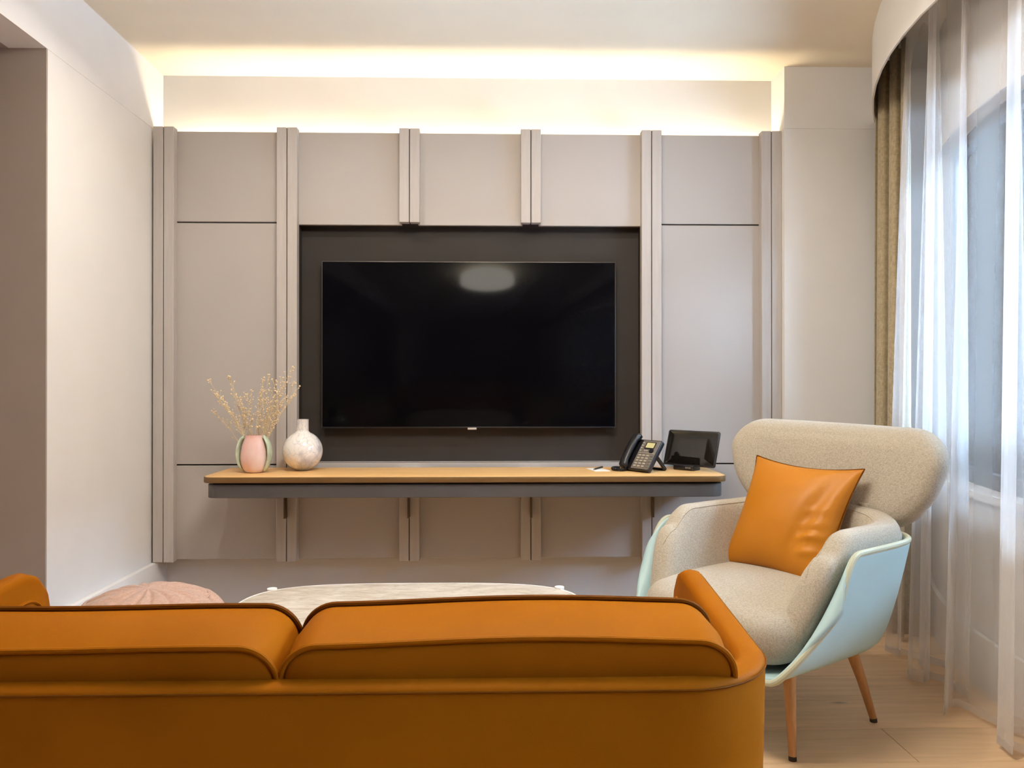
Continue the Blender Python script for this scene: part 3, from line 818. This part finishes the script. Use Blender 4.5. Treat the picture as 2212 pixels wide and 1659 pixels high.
nv = B(); add_lathe(nv, [(.0001, .0), (.012, 0), (.013, -.003), (.013, -.006)], 20); nv.transform(Matrix.Translation(face(.055, .103, .0105)) @ Matrix.Rotation(-(PI / 2 - ta) + PI / 2 - 0 * ta, 4, 'X') if False else Matrix.Translation(face(.055, .1025, .0105)) @ Matrix.Rotation(ta, 4, 'X'))
obj('navigation_key', nv, 'blackplastic', ph)
for x_ in (.012, .024): face_slab(x_, x_ + .008, .098, .106, .006, .0095, .003, .001, 'keys', ph, 'key')
# handset
hs = B(); P = []
for k in range(25):
    t = k / 24; s_ = lerp(-.004, .182, t); e = abs(2 * t - 1); hgt_ = .026 + .010 * (1 - e ** 2) ; w_h = lerp(.019, .0235, e ** 3); low = lerp(.020, .004, smooth((e - .55) / .3))
    endk = 1 if .03 < t < .97 else .55
    row = []
    for j in range(16):
        b_ = 2 * PI * j / 16; c, s = math.cos(b_), math.sin(b_); ee = 2 / 3.
        row.append(face(-.056 + w_h * endk * math.copysign(abs(c) ** ee, c), s_, (low + hgt_) / 2 + .004 + (hgt_ + .010 - low) / 2 * endk * math.copysign(abs(s) ** ee, s)))
    P.append(row)
V = grid(hs, P, False, True); cap(hs, V[0]); cap(hs, V[-1]); obj('handset', hs, 'blackplastic', ph, ang=60)
# stand leg behind
st = B()
for x_ in (.055, -.06):
    add_tube(st, [face(x_, .105, -.016), (x_ + .002, .098, .006)], .009, 10)
add_tube(st, [(-.06, .098, .006), (.057, .098, .006)], .006, 8)
obj('stand', st, 'blackplastic', ph)
# coiled cord
Pinv = (Matrix.Translation((.680, 3.475, ZSH)) @ Matrix.Rotation(math.radians(-54), 4, 'Z')).inverted()
cc = B(); pts = []
for k in range(520):
    t = k / 519; a = lerp(1.1, 1.1 + 4.6, t); cx_, cy_ = .582 + .030 * math.cos(a), 3.512 + .046 * math.sin(a)
    h_ = t * 2 * PI * 34
    pts.append(tuple(Pinv @ Vector((cx_ + .0062 * math.cos(h_) * math.cos(a), cy_ + .0062 * math.cos(h_) * math.sin(a), ZSH + .0080 + .0062 * math.sin(h_)))))
add_tube(cc, pts, .0017, 5); obj('coiled_cord', cc, 'blackplastic', ph)

# tablet in dock ----------------------------------------------------
tbx = empty('tablet', (.915, 3.51, ZSH), math.radians(-46))
tag(tbx, 'black tablet standing tilted in a dock at the right end of the shelf', 'tablet')
ta2 = math.radians(72)
def tf(x_, s_, h_): return (x_, -.012 + s_ * math.cos(ta2) - h_ * math.sin(ta2) + .0, .020 + s_ * math.sin(ta2) + h_ * math.cos(ta2))
def tslab(w_, s0, s1, h0, h1, r, er, mat, name, x0=0):
    return obj(name, add_slab(B(), rrect(w_, (s1 - s0) / 2, r, 5, (x0, (s0 + s1) / 2)), (h1 - h0) / 2, er, 0, lambda u, v, q: tf(u, v, q + (h0 + h1) / 2), 3, 2), mat, tbx, ang=40)
tslab(.138, 0, .172, -.005, .004, .010, .003, 'blackplastic', 'case')
tslab(.130, .008, .164, .003, .0048, .004, .0006, 'screen', 'screen')
bm = B(); add_slab(bm, rrect(.055, .034, .008, 4, (-.02, .005)), .012, .004, 0, lambda u, v, q: (u, v, q + .012), 3, 2); obj('dock', bm, 'blackplastic', tbx)
bm = B()
for k in range(5): add_slab(bm, rrect(.0022, .0022, .001, 2, (-.004 + k * .006, -.0295)), .004, .0008, 0, lambda u, v, q: (u, v - .0, q + .013), 2, 2)
obj('dock_speaker_slots', bm, 'greyplastic', tbx)
# note sheet and pen
nt_ = box('note_sheet', -.037, .037, -.068, .068, 0, .0016, 'paper'); nt_.location = (.485, 3.535, ZSH); nt_.rotation_euler = (0, 0, math.radians(12))
tag(nt_, 'small white sheet of note paper on the shelf', 'paper')
pn = empty('pen', (.488, 3.555, ZSH + .0056)); pn.rotation_euler = (0, 0, math.radians(62))
tag(pn, 'slim black pen lying on the note paper', 'pen')
bm = B(); add_tube(bm, [(-.052, 0, 0), (.060, 0, 0)], .004, 12); obj('barrel', bm, 'blackplastic', pn)
bm = B(); add_tube(bm, [(-.064, 0, 0), (-.052, 0, 0)], lambda t: lerp(.0008, .0036, t), 12); obj('tip', bm, 'silver', pn)
bm = B(); add_box(bm, .015, .060, -.0012, .0012, .004, .0062, .0004, 1); obj('clip', bm, 'silver', pn)

# ================================================================== OUTSIDE
bl = empty('building', (14.0, 6.0, -4.0)); tag(bl, 'grey building across the street seen through the voile and window', 'building')
obj('facade', add_box(B(), 0, .6, -22, 22, 0, 10.8), 'facade', bl)
for r_ in range(4):
    for c_ in range(12):
        yy = -18.7 + c_ * 3.4; zz = 1.2 + r_ * 2.7
        f_ = obj('window_surround', add_box(B(), -.08, .02, yy - .75, yy + .75, zz - .12, zz + 1.75, .02, 1), 'surround', bl)
        obj('window_pane', add_box(B(), -.10, -.07, yy - .62, yy + .62, zz, zz + 1.62), 'facadeglass', f_)
